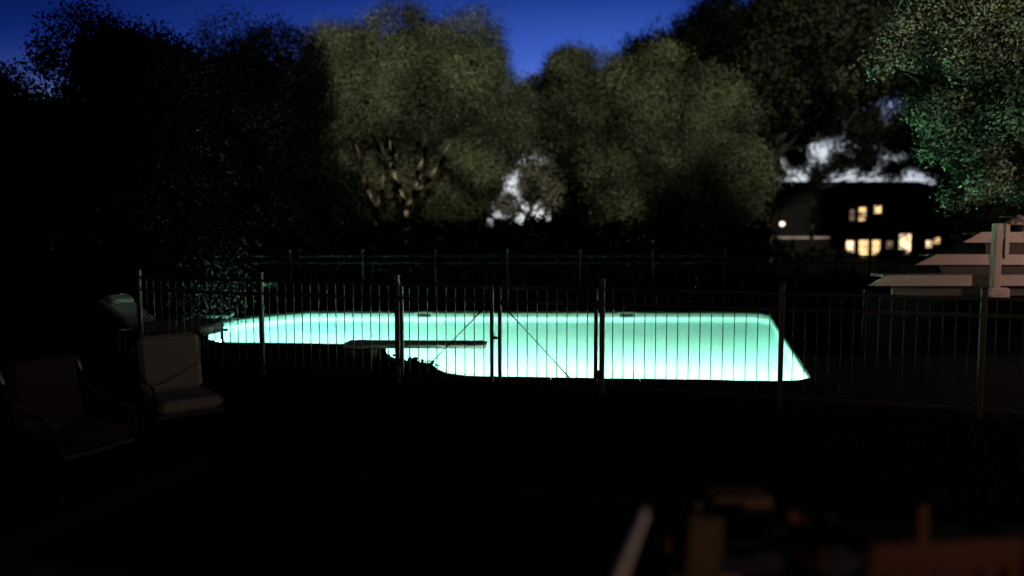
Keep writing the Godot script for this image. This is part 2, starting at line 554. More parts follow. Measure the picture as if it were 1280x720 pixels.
# a horizontal sheet between a hole and an outer polygon: the outer is split into two halves through the hole
func ring_sheet(called: String, hole: PackedVector2Array, outer: PackedVector2Array, y: float, m: Material) -> void:
	var g := Geo.new()
	var lo := -50.0
	for cut in [PackedVector2Array([Vector2(lo, lo), Vector2(0.3, lo), Vector2(0.3, 50), Vector2(lo, 50)]), PackedVector2Array([Vector2(0.3, lo), Vector2(50, lo), Vector2(50, 50), Vector2(0.3, 50)])]:
		for half in Geometry2D.intersect_polygons(outer, cut):
			for piece in Geometry2D.clip_polygons(half, hole):
				var ti := Geometry2D.triangulate_polygon(piece)
				for k in range(0, ti.size(), 3):
					var q := []
					for j in 3: q.append(Vector3(piece[ti[k + j]].x, y, piece[ti[k + j]].y))
					if (q[1] - q[0]).cross(q[2] - q[0]).y > 0: q.reverse()
					g.tri(q[0], q[1], q[2])
	struct(called, g.mesh(), m)

func pool_lamp(label: String, at: Vector2, inward: Vector2, depth: float, energy: float, col: Color) -> void:
	var t := thing("pool_lamp", label, "pool light", Vector3(at.x, -depth, at.y), atan2(inward.x, inward.y), "underwater lamps")
	var g := Geo.new()
	g.tube([Vector3(0, 0, 0), Vector3(0, 0, 0.03)], [0.13, 0.12], 20)
	put("bezel", g.mesh(), M.steel, t)
	var h := Geo.new()
	h.tube([Vector3(0, 0, 0.025), Vector3(0, 0, 0.05)], [0.1, 0.085], 20)
	put("lens", h.mesh(), M.pool_lamp, t)
	var l := OmniLight3D.new()
	l.name = "glow"
	l.light_color = col.linear_to_srgb()
	l.light_energy = energy
	l.light_size = 0.09
	l.omni_range = 25; l.omni_attenuation = 2.0
	l.shadow_enabled = true
	l.position = Vector3(0, 0, 0.16)
	t.add_child(l)

# ---------------------------------------------------------------- furniture
func lounger(label: String, at: Vector3, turn: float, back: float) -> void:
	var t := thing("sun_lounger", label, "sun lounger", at, turn)
	# local x: foot at -0.95 to hinge at 0.35; back rises from there
	var f := Geo.new()
	for z in [-0.31, 0.31]: f.box(Vector3(-0.2, 0.3, z), Vector3(1.6, 0.045, 0.04), Basis(), 0.006)
	for x in [-0.95, 0.1, 0.58]: f.box(Vector3(x, 0.3, 0), Vector3(0.04, 0.04, 0.58))
	put("frame", f.mesh(), M.fence_metal, t)
	for x in [-0.9, 0.5]:
		for z in [-0.31, 0.31]:
			put("leg", box_mesh(Vector3(0.04, 0.28, 0.04), 0.005), M.fence_metal, t, Vector3(x, 0.14, z))
	put("seat_cushion", box_mesh(Vector3(1.28, 0.1, 0.62), 0.03), M.cushion, t, Vector3(-0.33, 0.375, 0))
	put("back_cushion", box_mesh(Vector3(0.72, 0.1, 0.62), 0.03, Vector3(0.36, 0.05, 0)), M.cushion, t, Vector3(0.3, 0.335, 0), Basis(Vector3(0, 0, 1), back))
	put("head_pillow", box_mesh(Vector3(0.2, 0.09, 0.5), 0.035, Vector3(0.6, 0.13, 0)), M.cushion, t, Vector3(0.3, 0.335, 0), Basis(Vector3(0, 0, 1), back))

func armchair(label: String, at: Vector3, turn: float, cush: String, shiny: bool) -> void:
	# faces local +z; seat 0.42 high, back leans to -z
	var t := thing("garden_armchair", label, "armchair", at, turn, "metal armchairs on the lawn")
	var lean := Basis(Vector3(1, 0, 0), -0.2)
	put("seat_cushion", box_mesh(Vector3(0.56, 0.11, 0.56), 0.035), M[cush], t, Vector3(0, 0.4, 0.02))
	put("back_cushion", box_mesh(Vector3(0.54, 0.52, 0.11), 0.035, Vector3(0, 0.27, 0)), M[cush], t, Vector3(0, 0.44, -0.24), lean)
	var f := Geo.new()
	f.box(Vector3(0, 0.325, 0), Vector3(0.6, 0.035, 0.58), Basis(), 0.006)
	put("seat_frame", f.mesh(), M.black_metal, t)
	for s in [-1.0, 1.0]:
		var x: float = s * 0.315
		var arm := [Vector3(x, 0.0, 0.3), Vector3(x, 0.52, 0.31), Vector3(x, 0.58, 0.27), Vector3(x, 0.62, 0.0), Vector3(x, 0.72, -0.24), Vector3(x, 0.93, -0.35)]
		put("arm", tube_mesh(arm, 0.018, 8), M.steel if shiny else M.black_metal, t)
		put("back_leg", tube_mesh([Vector3(x, 0.0, -0.36), Vector3(x, 0.34, -0.28), Vector3(x, 0.6, -0.3)], 0.017, 8), M.black_metal, t)
		put("foot_cap", tube_mesh([Vector3(x, 0.0, 0.3), Vector3(x, 0.03, 0.3)], 0.024, 10), M.steel, t)

func patio_chair(label: String, at: Vector3, turn: float, back_top: float, wood: String) -> void:
	# faces local -z (towards the table); slatted back on the +z side
	var t := thing("patio_chair", label, "chair", at, turn)
	var lean := Basis(Vector3(1, 0, 0), 0.16)
	for s in [-1.0, 1.0]:
		put("back_post", box_mesh(Vector3(0.05, back_top - 0.4, 0.035), 0.008, Vector3(0, (back_top - 0.4) / 2, 0)), M[wood], t, Vector3(s * 0.24, 0.4, 0.23), lean)
		put("rear_leg", box_mesh(Vector3(0.045, 0.42, 0.045), 0.006), M[wood], t, Vector3(s * 0.24, 0.21, 0.22))
		put("front_leg", box_mesh(Vector3(0.045, 0.62, 0.045), 0.006), M[wood], t, Vector3(s * 0.26, 0.31, -0.24))
		put("arm", box_mesh(Vector3(0.075, 0.028, 0.56), 0.008), M.matte_dark, t, Vector3(s * 0.26, 0.635, -0.02))
	put("top_rail", box_mesh(Vector3(0.53, 0.1, 0.03), 0.01, Vector3(0, back_top - 0.42, 0)), M[wood], t, Vector3(0, 0.4, 0.235), lean)
	put("lower_rail", box_mesh(Vector3(0.43, 0.05, 0.025), 0.006, Vector3(0, 0.08, 0)), M[wood], t, Vector3(0, 0.4, 0.235), lean)
	for k in 5:
		put("back_slat", box_mesh(Vector3(0.055, back_top - 0.575, 0.016), 0.004, Vector3(0, 0.105 + (back_top - 0.575) / 2, 0)), M[wood], t, Vector3(-0.16 + k * 0.08, 0.4, 0.235), lean)
	for k in 6:
		put("seat_slat", box_mesh(Vector3(0.5, 0.022, 0.068), 0.005), M[wood], t, Vector3(0, 0.425, -0.21 + k * 0.08))
	put("apron", box_mesh(Vector3(0.46, 0.05, 0.02), 0.004), M[wood], t, Vector3(0, 0.385, -0.235))

func low_chair(label: String, at: Vector3, turn: float) -> void:
	# low lounge chair facing local +z, with broad arm posts
	var t := thing("low_lounge_chair", label, "chair", at, turn)
	for s in [-1.0, 1.0]:
		put("arm_post", box_mesh(Vector3(0.13, 0.58, 0.03), 0.006), M.chair_wood_olive, t, Vector3(s * 0.225, 0.29, 0.2), Basis(Vector3(0, 0, 1), s * 0.05))
		put("arm", box_mesh(Vector3(0.1, 0.022, 0.3), 0.008), M.matte_dark, t, Vector3(s * 0.235, 0.45, 0.03))
		put("rear_leg", box_mesh(Vector3(0.09, 0.36, 0.03), 0.006), M.chair_wood, t, Vector3(s * 0.225, 0.18, -0.2))
	for k in 6:
		put("seat_slat", box_mesh(Vector3(0.36, 0.02, 0.07), 0.005), M.chair_wood, t, Vector3(0, 0.34 - k * 0.012, 0.16 - k * 0.078))
	put("seat_edge", box_mesh(Vector3(0.36, 0.03, 0.03), 0.012), M.timber, t, Vector3(0, 0.355, 0.23))  # paler wood carries the lamplight on the front edge
	for k in 4:
		put("back_slat", box_mesh(Vector3(0.083, 0.24, 0.018), 0.005), M.dark_timber, t, Vector3(-0.135 + k * 0.09, 0.42, -0.24), Basis(Vector3(1, 0, 0), -0.3))
	put("back_rail", box_mesh(Vector3(0.34, 0.1, 0.02), 0.005), M.chair_wood_olive, t, Vector3(0.03, 0.46, -0.21), Basis(Vector3(1, 0, 0), -0.3))

# ---------------------------------------------------------------- buildings
func window_part(t: Node3D, c: Vector2, size: Vector2, z: float, glow: String, bars: int) -> void:
	var f := put("window", box_mesh(Vector3(size.x + 0.14, size.y + 0.14, 0.06)), M.house_roof, t, Vector3(c.x, c.y, z))
	put("pane", box_mesh(Vector3(size.x, size.y, 0.02)), M[glow], f, Vector3(0, 0, 0.035))
	for k in bars:
		put("glazing_bar", box_mesh(Vector3(0.04, size.y, 0.03)), M.house_wall, f, Vector3(size.x * ((k + 1.0) / (bars + 1.0) - 0.5), 0, 0.05))
	if size.y > 0.7:
		put("glazing_bar", box_mesh(Vector3(size.x, 0.035, 0.03)), M.house_wall, f, Vector3(0, size.y * 0.12, 0.055))

func gable(g: Geo, x0: float, x1: float, z0: float, z1: float, eave: float, ridge: float) -> void:
	# roof with its ridge along x
	var zm := (z0 + z1) / 2
	var o := 0.35
	g.quad(Vector3(x0 - o, eave - 0.12, z1 + o), Vector3(x0 - o, ridge, zm), Vector3(x1 + o, ridge, zm), Vector3(x1 + o, eave - 0.12, z1 + o))
	g.quad(Vector3(x1 + o, eave - 0.12, z0 - o), Vector3(x1 + o, ridge, zm), Vector3(x0 - o, ridge, zm), Vector3(x0 - o, eave - 0.12, z0 - o))
	g.tri(Vector3(x0, eave, z1), Vector3(x0, eave, z0), Vector3(x0, ridge - 0.1, zm))
	g.tri(Vector3(x1, eave, z0), Vector3(x1, eave, z1), Vector3(x1, ridge - 0.1, zm))

func make_sky() -> Sky:
	# dusk sky: pale afterglow low down in the north-west (ahead, a little right), deep blue above and behind
	var w := 512
	var h := 256
	var stops := [[-90.0, Color(0.002, 0.003, 0.006)], [-1.0, Color(0.02, 0.025, 0.04)], [0.0, Color(0.90, 0.93, 0.95)], [5.0, Color(0.80, 0.86, 0.92)], [8.5, Color(0.16, 0.25, 0.62)], [11.0, Color(0.050, 0.125, 0.58)], [15.5, Color(0.010, 0.042, 0.27)], [22.0, Color(0.003, 0.012, 0.10)], [40.0, Color(0.001, 0.004, 0.04)], [90.0, Color(0.0006, 0.002, 0.018)]]
	var im := Image.create(w, h, false, Image.FORMAT_RGBAF)
	for y in h:
		var el := 90.0 - 180.0 * (y + 0.5) / h
		var base := Color.BLACK
		for k in stops.size() - 1:
			if el >= stops[k][0] and el <= stops[k + 1][0]:
				var t: float = (el - stops[k][0]) / (stops[k + 1][0] - stops[k][0])
				base = (stops[k][1] as Color).lerp(stops[k + 1][1], t)
		for x in w:
			var az := wrapf(360.0 * (x + 0.5) / w - 6.0, -180.0, 180.0)   # the picture's seam lies along -z
			var f := exp(-pow(az / lerpf(46.0, 27.0, smoothstep(4.0, 13.0, el)), 2.0))
			var g := 0.10 + 0.90 * f
			var gr := 0.03 + 0.97 * pow(f, 1.5)
			im.set_pixel(x, y, Color(base.r * gr, base.g * gr * 0.7 + base.g * g * 0.3, base.b * g, 1.0))
	var s := Sky.new()
	var m := PanoramaSkyMaterial.new()
	m.panorama = ImageTexture.create_from_image(im)
	s.sky_material = m
	return s

# ================================================================ scene
func _ready() -> void:
	rng.seed = 20240611
	# camera: standing on the patio, eye 1.97 m above the lawn
	var cam := Camera3D.new()
	cam.name = "camera"
	cam.fov = 39.6
	cam.near = 0.05; cam.far = 900.0
	cam.position = Vector3(0, 1.97, 0)
	cam.rotation.x = -atan(0.08)
	var att := CameraAttributesPhysical.new()
	att.frustum_focal_length = 33.3
	att.frustum_focus_distance = 9.8
	att.frustum_near = 0.05; att.frustum_far = 900.0
	att.exposure_aperture = 0.5
	cam.attributes = att
	add_child(cam)
	var we := WorldEnvironment.new()
	we.name = "environment"
	var env := Environment.new()
	env.background_mode = Environment.BG_SKY
	env.sky = make_sky()
	env.tonemap_mode = Environment.TONE_MAPPER_LINEAR
	env.tonemap_exposure = 1.0
	env.sdfgi_enabled = true; env.ssao_enabled = true; env.ssil_enabled = true
	we.environment = env
	add_child(we)
	# low moon behind the house, opposite the afterglow
	var moon := DirectionalLight3D.new()
	moon.name = "moon"
	moon.light_energy = 1.25
	moon.light_color = Color(1.0, 0.98, 0.9)
	moon.light_angular_distance = 5.0
	moon.shadow_enabled = true
	add_child(moon)
	moon.look_at_from_position(Vector3.ZERO, Vector3(-0.125, -0.2, -0.97))
	make_materials()
	bar_mesh = box_mesh(Vector3(0.010, 1.14, 0.010))
	post_mesh = box_mesh(Vector3(0.055, 1.32, 0.055), 0.006)
	cap_mesh = box_mesh(Vector3(0.07, 0.03, 0.07), 0.01)

	build_ground()
	build_pool()
	build_houses()
	build_trees()
	build_fences()
	build_pool_things()
	build_steps()
	build_furniture()
	build_grass()

func build_ground() -> void:
	# lawn: one sheet to the horizon, with the pool deck cut out of it
	var far := PackedVector2Array([Vector2(-400, -400), Vector2(400, -400), Vector2(400, 200), Vector2(-400, 200)])
	var hole := PackedVector2Array([Vector2(-12.9, -20.1), Vector2(12.9, -20.1), Vector2(12.9, -6.5), Vector2(-12.9, -9.4)])
	var g := Geo.new()
	for cut in [[-400, 0.3], [0.3, 400]]:
		for half in Geometry2D.intersect_polygons(far, PackedVector2Array([Vector2(cut[0], -401), Vector2(cut[1], -401), Vector2(cut[1], 401), Vector2(cut[0], 401)])):
			for piece in Geometry2D.clip_polygons(half, hole):
				var ti := Geometry2D.triangulate_polygon(piece)
				for k in range(0, ti.size(), 3):
					var q := []
					for j in 3: q.append(Vector3(piece[ti[k + j]].x, -0.012, piece[ti[k + j]].y))
					if (q[1] - q[0]).cross(q[2] - q[0]).y > 0: q.reverse()
					g.tri(q[0], q[1], q[2])
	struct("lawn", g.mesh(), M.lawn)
	# raised patio with flagstones
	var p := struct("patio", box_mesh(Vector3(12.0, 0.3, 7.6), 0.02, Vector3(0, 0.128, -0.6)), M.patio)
	for r in 6:
		for k in 9:
			var wd := 0.96
			put("flagstone", box_mesh(Vector3(wd - 0.015, 0.03, 0.585), 0.006), M.patio, p, Vector3(-4.2 + k * wd + (0.4 if r % 2 else 0.0), 0.29 + rng.randf() * 0.004, -4.05 + r * 0.6))

func build_houses() -> void:
	# far house whose lit windows show between the shrubs
	var t := thing("far_house", "dark house beyond the right trees with yellow lit windows on two floors", "house", Vector3(20.4, 0, -48))
	var w := Geo.new()
	w.box(Vector3(0, 1.9, -4.0), Vector3(11.0, 4.4, 7.9))
	put("wall", w.mesh(), M.house_wall, t)
	var r := Geo.new()
	gable(r, -5.5, 5.5, -7.95, -0.05, 4.1, 4.72)
	put("roof", r.mesh(), M.house_roof, t)
	for q in [[-0.05, 2.5, 0.3, 0.7, "window_dim", 0], [0.55, 2.56, 0.46, 0.86, "window_glow", 0], [1.46, 2.84, 0.46, 0.46, "window_glow", 0],
			[-0.12, 0.62, 0.5, 0.74, "window_bright", 0], [0.68, 0.52, 0.6, 1.06, "window_glow", 0], [1.44, 0.54, 0.52, 1.0, "window_glow", 0], [2.25, 0.72, 0.42, 0.5, "window_dim", 0], [3.16, 0.78, 0.78, 1.3, "window_bright", 0], [4.62, 0.78, 0.42, 0.46, "window_bright", 0], [5.08, 0.98, 0.34, 0.4, "window_glow", 0]]:
		window_part(t, Vector2(q[0], q[1]), Vector2(q[2] * 0.86, q[3] * 0.92), -0.02, q[4], q[5])
	# house behind the patio (out of view); heights shaped to keep the moon off lawn and left trees
	var h := thing("patio_house", "brick house that the patio adjoins, its lower wing beside a tall gable block", "house", Vector3(0, 0, 3.4))
	var bw := Geo.new()
	bw.box(Vector3(6.9, 3.3, 4.0), Vector3(20.8, 6.6, 7.9))
	bw.box(Vector3(-11.5, 4.4, 4.3), Vector3(15.9, 8.8, 8.6))
	put("wall", bw.mesh(), M.brick_wall, h)
	var br := Geo.new()
	gable(br, -3.5, 17.3, 0.05, 7.95, 6.6, 8.4)
	gable(br, -19.4, -3.6, 0.0, 8.6, 8.8, 11.6)
	put("roof", br.mesh(), M.house_roof, h)
	for x in [-13.0, -8.0, 9.0, 13.0]:
		put("window", box_mesh(Vector3(1.3, 1.2, 0.06)), M.frame_white, h, Vector3(x, 1.6, -0.01))
	# lantern on that house's wall
	var l := thing("wall_lantern", "warm lantern on the brick wall above the patio", "lantern", Vector3(4.6, 2.35, 3.3))
	put("bracket", box_mesh(Vector3(0.06, 0.2, 0.16), 0.01), M.black_metal, l, Vector3(0, 0.05, -0.02))
	put("lamp_globe", sphere_mesh(0.09), M.lamp_glow, l, Vector3(0, 0, -0.18))
	add_lamp(l, Vector3(0, 0, -0.18), Color(1.0, 0.58, 0.34), 7.0, 0.08)
	# garden lamp and low wall before the far house
	var s := thing("garden_lamp", "small garden lamp on a short post by the far low wall", "lamp", Vector3(15.5, 0, -46))
	put("post", tube_mesh([Vector3(0, 0, 0), Vector3(0, 1.85, 0)], 0.035, 8), M.black_metal, s)
	put("lamp_globe", sphere_mesh(0.14), M.lamp_glow, s, Vector3(0, 1.98, 0.0))
	put("lamp_shade", tube_mesh([Vector3(0, 2.1, 0), Vector3(0, 2.14, 0)], 0.2, 10), M.black_metal, s)
	add_lamp(s, Vector3(0, 1.98, 0), Color(1.0, 0.7, 0.5), 0.2, 0.1)
	var lw := thing("low_wall", "low stone garden wall with a pale cap under the small lamp", "wall", Vector3(16.8, 0, -46.3))
	put("wall_body", box_mesh(Vector3(3.0, 1.15, 0.35)), M.house_wall, lw, Vector3(0, 0.565, 0))
	for k in 5:
		put("cap_stone", box_mesh(Vector3(0.59, 0.1, 0.46), 0.01), M.wall_cap, lw, Vector3(-1.2 + k * 0.6, 1.19, 0))

func sphere_mesh(r: float) -> SphereMesh:
	var s := SphereMesh.new()
	s.radius = r; s.height = 2 * r
	s.radial_segments = 16; s.rings = 8
	return s

func add_lamp(t: Node3D, at: Vector3, lin: Color, energy: float, size: float) -> void:
	var o := OmniLight3D.new()
	o.name = "lamp_light"
	o.light_color = lin.linear_to_srgb()
	o.light_energy = energy
	o.light_size = size
	o.omni_range = 40; o.omni_attenuation = 2.0
	o.shadow_enabled = true
	o.position = at
	t.add_child(o)

func build_trees() -> void:
	var olive := Color(0.066, 0.076, 0.048)
	# forked tree behind the middle of the pool
	var t := thing("forked_tree", "broad tree with pale forked trunk behind the far fence", "tree", Vector3(-3.2, 0, -24))
	var g := Geo.new()
	g.tube([Vector3(0.05, -0.1, 0), Vector3(0.02, 1.0, 0.05), Vector3(-0.02, 1.9, 0), Vector3(0.05, 2.55, 0)], [0.24, 0.2, 0.18, 0.2], 10)
	put("trunk", g.mesh(), M.bark, t)
	var lb := Geo.new()
	lb.tube([Vector3(0.05, 2.4, 0), Vector3(-0.2, 3.0, 0), Vector3(-0.38, 3.6, -0.1), Vector3(-0.33, 4.1, -0.1), Vector3(-0.55, 4.9, -0.4), Vector3(-0.6, 5.8, -0.6)], [0.208, 0.169, 0.156, 0.143, 0.104, 0.065], 8)
	lb.tube([Vector3(0.08, 2.45, 0), Vector3(0.38, 2.95, 0.1), Vector3(0.42, 3.5, 0.0), Vector3(0.62, 4.2, -0.2), Vector3(0.6, 5.3, -0.3)], [0.169, 0.156, 0.130, 0.104, 0.052], 8)
	lb.tube([Vector3(0.38, 2.9, 0.1), Vector3(0.75, 3.3, 0.1), Vector3(1.15, 3.9, 0.0), Vector3(1.5, 4.8, -0.2)], [0.117, 0.111, 0.091, 0.052], 8)
	lb.tube([Vector3(-0.36, 3.5, -0.1), Vector3(-0.75, 4.2, 0.0), Vector3(-1.3, 5.2, -0.3)], [0.104, 0.091, 0.052], 8)
	put("limbs", lb.mesh(), M.bark, t)
	crown(t, [[0.0, 7.1, -0.6, 1.3], [-1.8, 6.7, -0.6, 1.3], [1.7, 6.7, -0.6, 1.4], [-2.6, 5.5, -0.8, 1.25], [-0.9, 5.9, -0.3, 1.2], [0.9, 5.8, -0.3, 1.3], [2.6, 5.3, -0.6, 1.3], [-0.6, 4.3, -3.6, 1.8], [2.2, 3.9, -0.8, 0.8], [1.5, 2.9, -2.6, 1.1], [1.8, 4.6, -1.4, 1.0], [-3.2, 4.5, -0.6, 0.9], [2.9, 4.9, -0.9, 0.75, 0.8]], 13500, 0.05, olive, "leaf", 0.22, 0.30)
	var t2 := thing("forked_tree", "slim tree with two bare stems left of the forked trunk", "tree", Vector3(-4.25, 0, -25))
	var g2 := Geo.new()
	g2.tube([Vector3(0, -0.1, 0), Vector3(0.05, 1.4, 0), Vector3(0, 2.5, 0)], [0.17, 0.14, 0.13], 9)
	put("trunk", g2.mesh(), M.bark, t2)
	var l2 := Geo.new()
	l2.tube([Vector3(0, 2.4, 0), Vector3(-0.25, 3.1, 0), Vector3(-0.4, 3.9, 0), Vector3(-0.8, 5.0, -0.2)], [0.1, 0.09, 0.07, 0.04], 8)
	l2.tube([Vector3(0, 2.4, 0), Vector3(0.22, 3.0, 0), Vector3(0.3, 4.0, 0), Vector3(0.1, 5.0, -0.2)], [0.085, 0.075, 0.06, 0.03], 8)
	put("limbs", l2.mesh(), M.bark, t2)
	crown(t2, [[-0.9, 5.5, -0.6, 1.1], [-1.9, 3.6, -0.4, 1.0], [-2.2, 2.9, 0.2, 0.8], [0.2, 5.4, -1.0, 0.9], [-1.9, 2.3, -0.8, 0.8], [-0.2, 3.2, -3.0, 1.3]], 5000, 0.05, olive, "leaf", 0.22, 0.30)
	# right of centre: wide tree with light top
	tree("broad_tree", "wide olive green tree right of the sky gap behind the pool", Vector3(4.2, 0, -26), 1.9, 0.22,
		[[-2.3, 6.9, -0.4, 0.85], [-2.0, 5.9, -0.4, 1.3], [-0.3, 5.7, 0.0, 1.6], [1.7, 5.0, 0.2, 1.9], [-0.8, 4.0, 0.2, 1.4], [1.0, 3.1, 0.4, 1.5], [3.1, 3.7, 0.0, 1.1], [-0.6, 2.5, 0.2, 1.0], [2.8, 2.4, 0.0, 1.1], [0.6, 7.0, -0.4, 0.9]], 14000, 0.05, olive, "leaf", "bark", "", 0.22, 0.30)
	tree("slender_tree", "thin grey green tree under the brightest patch of sky", Vector3(0.5, 0, -28), 2.4, 0.12,
		[[0.2, 6.0, 0, 1.0], [0.9, 5.2, 0, 0.9], [-0.5, 4.5, 0, 0.7], [1.5, 6.6, 0, 1.1], [0.3, 3.5, 0.3, 0.5], [0.9, 3.0, 0.3, 0.45], [0.5, 4.4, 0.2, 0.5, 0.5], [-1.2, 3.3, 0, 0.45], [0.1, 3.1, 0, 0.4], [1.1, 3.3, 0.2, 0.55], [0.6, 3.9, 0, 0.35, 0.7], [-0.6, 2.6, 0, 0.4]], 1700, 0.07, Color(0.085, 0.09, 0.07), "leaf_pale", "bark", "", 0.3, 0.26, 0.0)
	# unlit tree standing higher behind, its darkness put into the leaf colour
	tree("dark_tree", "tall near black round topped tree behind the olive trees", Vector3(9.4, 0, -40), 5.0, 0.35,
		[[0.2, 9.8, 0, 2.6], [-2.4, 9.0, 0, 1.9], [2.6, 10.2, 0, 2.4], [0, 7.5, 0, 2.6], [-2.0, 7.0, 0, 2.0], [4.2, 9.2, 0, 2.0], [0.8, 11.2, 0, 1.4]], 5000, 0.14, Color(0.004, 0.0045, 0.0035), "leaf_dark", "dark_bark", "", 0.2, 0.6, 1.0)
	tree("dusky_tree", "dusky green tree above the far house roof", Vector3(9.9, 0, -31), 5.2, 0.3,
		[[1.4, 8.8, 0, 2.1], [3.5, 9.2, 0, 2.3], [-0.1, 7.4, 0, 1.7], [3.6, 8.0, 0, 1.5], [5.9, 8.9, 0, 2.1], [-1.2, 5.6, 0, 1.2], [6.3, 7.4, 0, 1.3], [3.2, 10.6, 0, 1.6], [2.1, 7.4, 0.2, 1.1], [-0.9, 4.0, 0, 1.1]], 9500, 0.09, Color(0.027, 0.032, 0.021), "leaf", "dark_bark", "", 0.22, 0.42)
	# sparse low sprays through which the bright sky shows, beyond the house roof
	tree("sparse_tree", "open twiggy tree whose gaps show bright sky above the roof", Vector3(16.4, 0, -44), 4.4, 0.14,
		[[-1.9, 6.9, 0, 1.4], [0.2, 7.8, 0, 1.4], [2.6, 7.4, 0, 1.3], [4.6, 6.9, 0, 1.3], [6.4, 7.4, 0, 1.3], [-0.9, 5.6, 0, 0.6], [1.3, 5.3, 0, 0.55], [3.0, 5.6, 0, 0.8], [5.5, 5.5, 0, 0.6], [-2.9, 5.6, 0, 0.7], [4.3, 4.9, 0, 0.5], [0.3, 4.7, 0, 0.5], [-1.9, 4.7, 0, 0.4], [6.6, 5.4, 0, 0.7]], 1900, 0.13, Color(0.008, 0.0095, 0.007), "leaf_dark", "dark_bark", "", 0.3, 0.5, 0.0)
	# near tree at the right whose hanging sprays catch the lamp by the steps
	tree("hanging_tree", "leafy grey green tree hanging over the timber steps at the right edge", Vector3(9.3, 0, -12.4), 3.2, 0.24,
		[[-2.98, 4.82, -0.19, 0.47, 1.0], [-3.47, 4.67, 0.09, 0.25, 1.0], [-3.68, 4.43, -0.07, 0.12, 1.3], [-2.48, 4.95, 0.14, 0.63, 1.0], [-1.74, 4.82, 0.16, 0.84, 1.0], [-2.60, 3.95, -0.34, 0.40, 1.0], [-2.23, 3.58, -0.39, 0.53, 1.0], [-1.61, 3.71, 0.35, 0.74, 1.0], [-2.17, 3.15, -0.17, 0.36, 1.0], [-1.74, 2.96, -0.19, 0.53, 1.0], [-2.27, 2.65, 0.50, 0.25, 1.0], [-2.46, 2.44, 0.02, 0.16, 1.2], [-1.30, 2.65, 0.35, 0.58, 1.0], [-2.98, 5.57, 0.03, 0.53, 1.0], [-1.98, 5.69, 0.18, 0.74, 1.0], [-1.12, 4.20, -0.26, 0.95, 1.0]], 8500, 0.04, Color(0.098, 0.128, 0.088), "leaf", "dark_bark", "", 0.3, 0.17)
	# trees at the left, their shade put into near-black leaves
	var shade_leaf := Color(0.003, 0.0034, 0.0028)
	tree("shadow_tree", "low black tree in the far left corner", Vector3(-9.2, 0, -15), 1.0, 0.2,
		[[-0.6, 2.0, 0, 1.3], [0.2, 3.0, 0, 1.2], [-0.5, 3.9, 0, 0.8], [0.9, 1.2, 0, 1.1], [-1.4, 3.4, 0, 1.0]], 4200, 0.06, shade_leaf, "leaf_dark", "dark_bark", "black trees left of the pool")
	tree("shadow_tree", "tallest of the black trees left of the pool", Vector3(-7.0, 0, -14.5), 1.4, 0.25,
		[[-0.3, 4.7, 0, 0.95], [0.5, 4.2, 0, 1.2], [-0.6, 3.4, 0, 1.1], [0.3, 2.7, 0, 1.3], [-0.7, 1.9, 0, 1.2], [0.8, 1.4, 0, 1.1], [0.9, 3.2, 0, 1.2]], 4200, 0.06, shade_leaf, "leaf_dark", "dark_bark", "black trees left of the pool")
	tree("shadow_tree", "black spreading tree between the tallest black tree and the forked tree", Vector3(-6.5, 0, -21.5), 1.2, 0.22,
		[[-0.8, 6.0, 0, 1.25], [0.4, 5.8, 0, 1.35], [-0.3, 4.3, 0, 1.8], [0.5, 2.9, 0, 1.6], [-0.8, 1.8, 0, 1.7], [0.9, 1.3, 0, 1.1], [-1.8, 4.8, 0, 1.5], [-2.2, 2.8, 0, 1.5]], 4200, 0.06, shade_leaf, "leaf_dark", "dark_bark", "black trees left of the pool")
	# rows behind, dark crowns that fill the gaps between the lit trees
	var back := [[-20.0, -38.0, 3.4], [-14.0, -40.0, 3.6], [-9.2, -42.0, 3.4], [-4.6, -43.0, 3.3], [5.6, -43.0, 3.2], [10.4, -45.0, 3.2], [23.2, -37.0, 3.6], [25.5, -38.0, 4.0]]
	var where := ["first", "second", "third", "fourth", "fifth", "sixth", "seventh", "last"]
	for k in back.size():
		var b = back[k]
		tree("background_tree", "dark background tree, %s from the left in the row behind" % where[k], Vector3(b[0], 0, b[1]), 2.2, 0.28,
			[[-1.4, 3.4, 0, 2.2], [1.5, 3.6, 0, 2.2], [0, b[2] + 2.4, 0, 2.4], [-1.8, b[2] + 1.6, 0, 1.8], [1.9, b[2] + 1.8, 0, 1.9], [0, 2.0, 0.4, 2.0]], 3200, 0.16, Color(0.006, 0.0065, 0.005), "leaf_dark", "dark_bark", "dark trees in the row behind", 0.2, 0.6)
	# clipped hedge behind the far fence
	var hedge := thing("hedge", "long dark evergreen hedge behind the far fence", "hedge", Vector3(2, 0, -20.9))
	var hb := []
	for k in 34:
		if -12.0 + k * 0.73 > 4.6:     # the hedge drops to a low border towards the steps
			hb.append([-12.0 + k * 0.73, 0.42, 0.0, 0.5])
			continue
		hb.append([-12.0 + k * 0.73, 0.9 + 0.1 * sin(k * 1.7), 0.0, 0.95])
		hb.append([-12.0 + k * 0.73 + 0.3, 1.62 + 0.12 * sin(k * 2.3), 0.0, 0.62])
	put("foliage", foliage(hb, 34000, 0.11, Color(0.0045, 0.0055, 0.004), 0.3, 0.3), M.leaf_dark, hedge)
	var hs := Geo.new()
	for k in 16:
		limb(hs, Vector3(-11.5 + k * 1.0, 0, 0), Vector3(-11.4 + k * 1.0, 1.7, 0.1), 0.05, 0.02)
	tag(put("stems", hs.mesh(), M.dark_bark, hedge), "", "", "", "stuff")
	# shrubs in front of the far house, between the windows
	var sh := [[12.4, -40.0, 1.3], [17.1, -43.5, 0.6], [21.6, -44.5, 0.42], [27.4, -43.0, 1.5], [11.5, -37.0, 1.5]]
	var sl := ["rounded dark shrub left of the far garden lamp", "small dark shrub under the far lit windows", "lowest dark shrub before the far house", "tall dark shrub right of the far lit windows", "large dark shrub at the end of the hedge"]
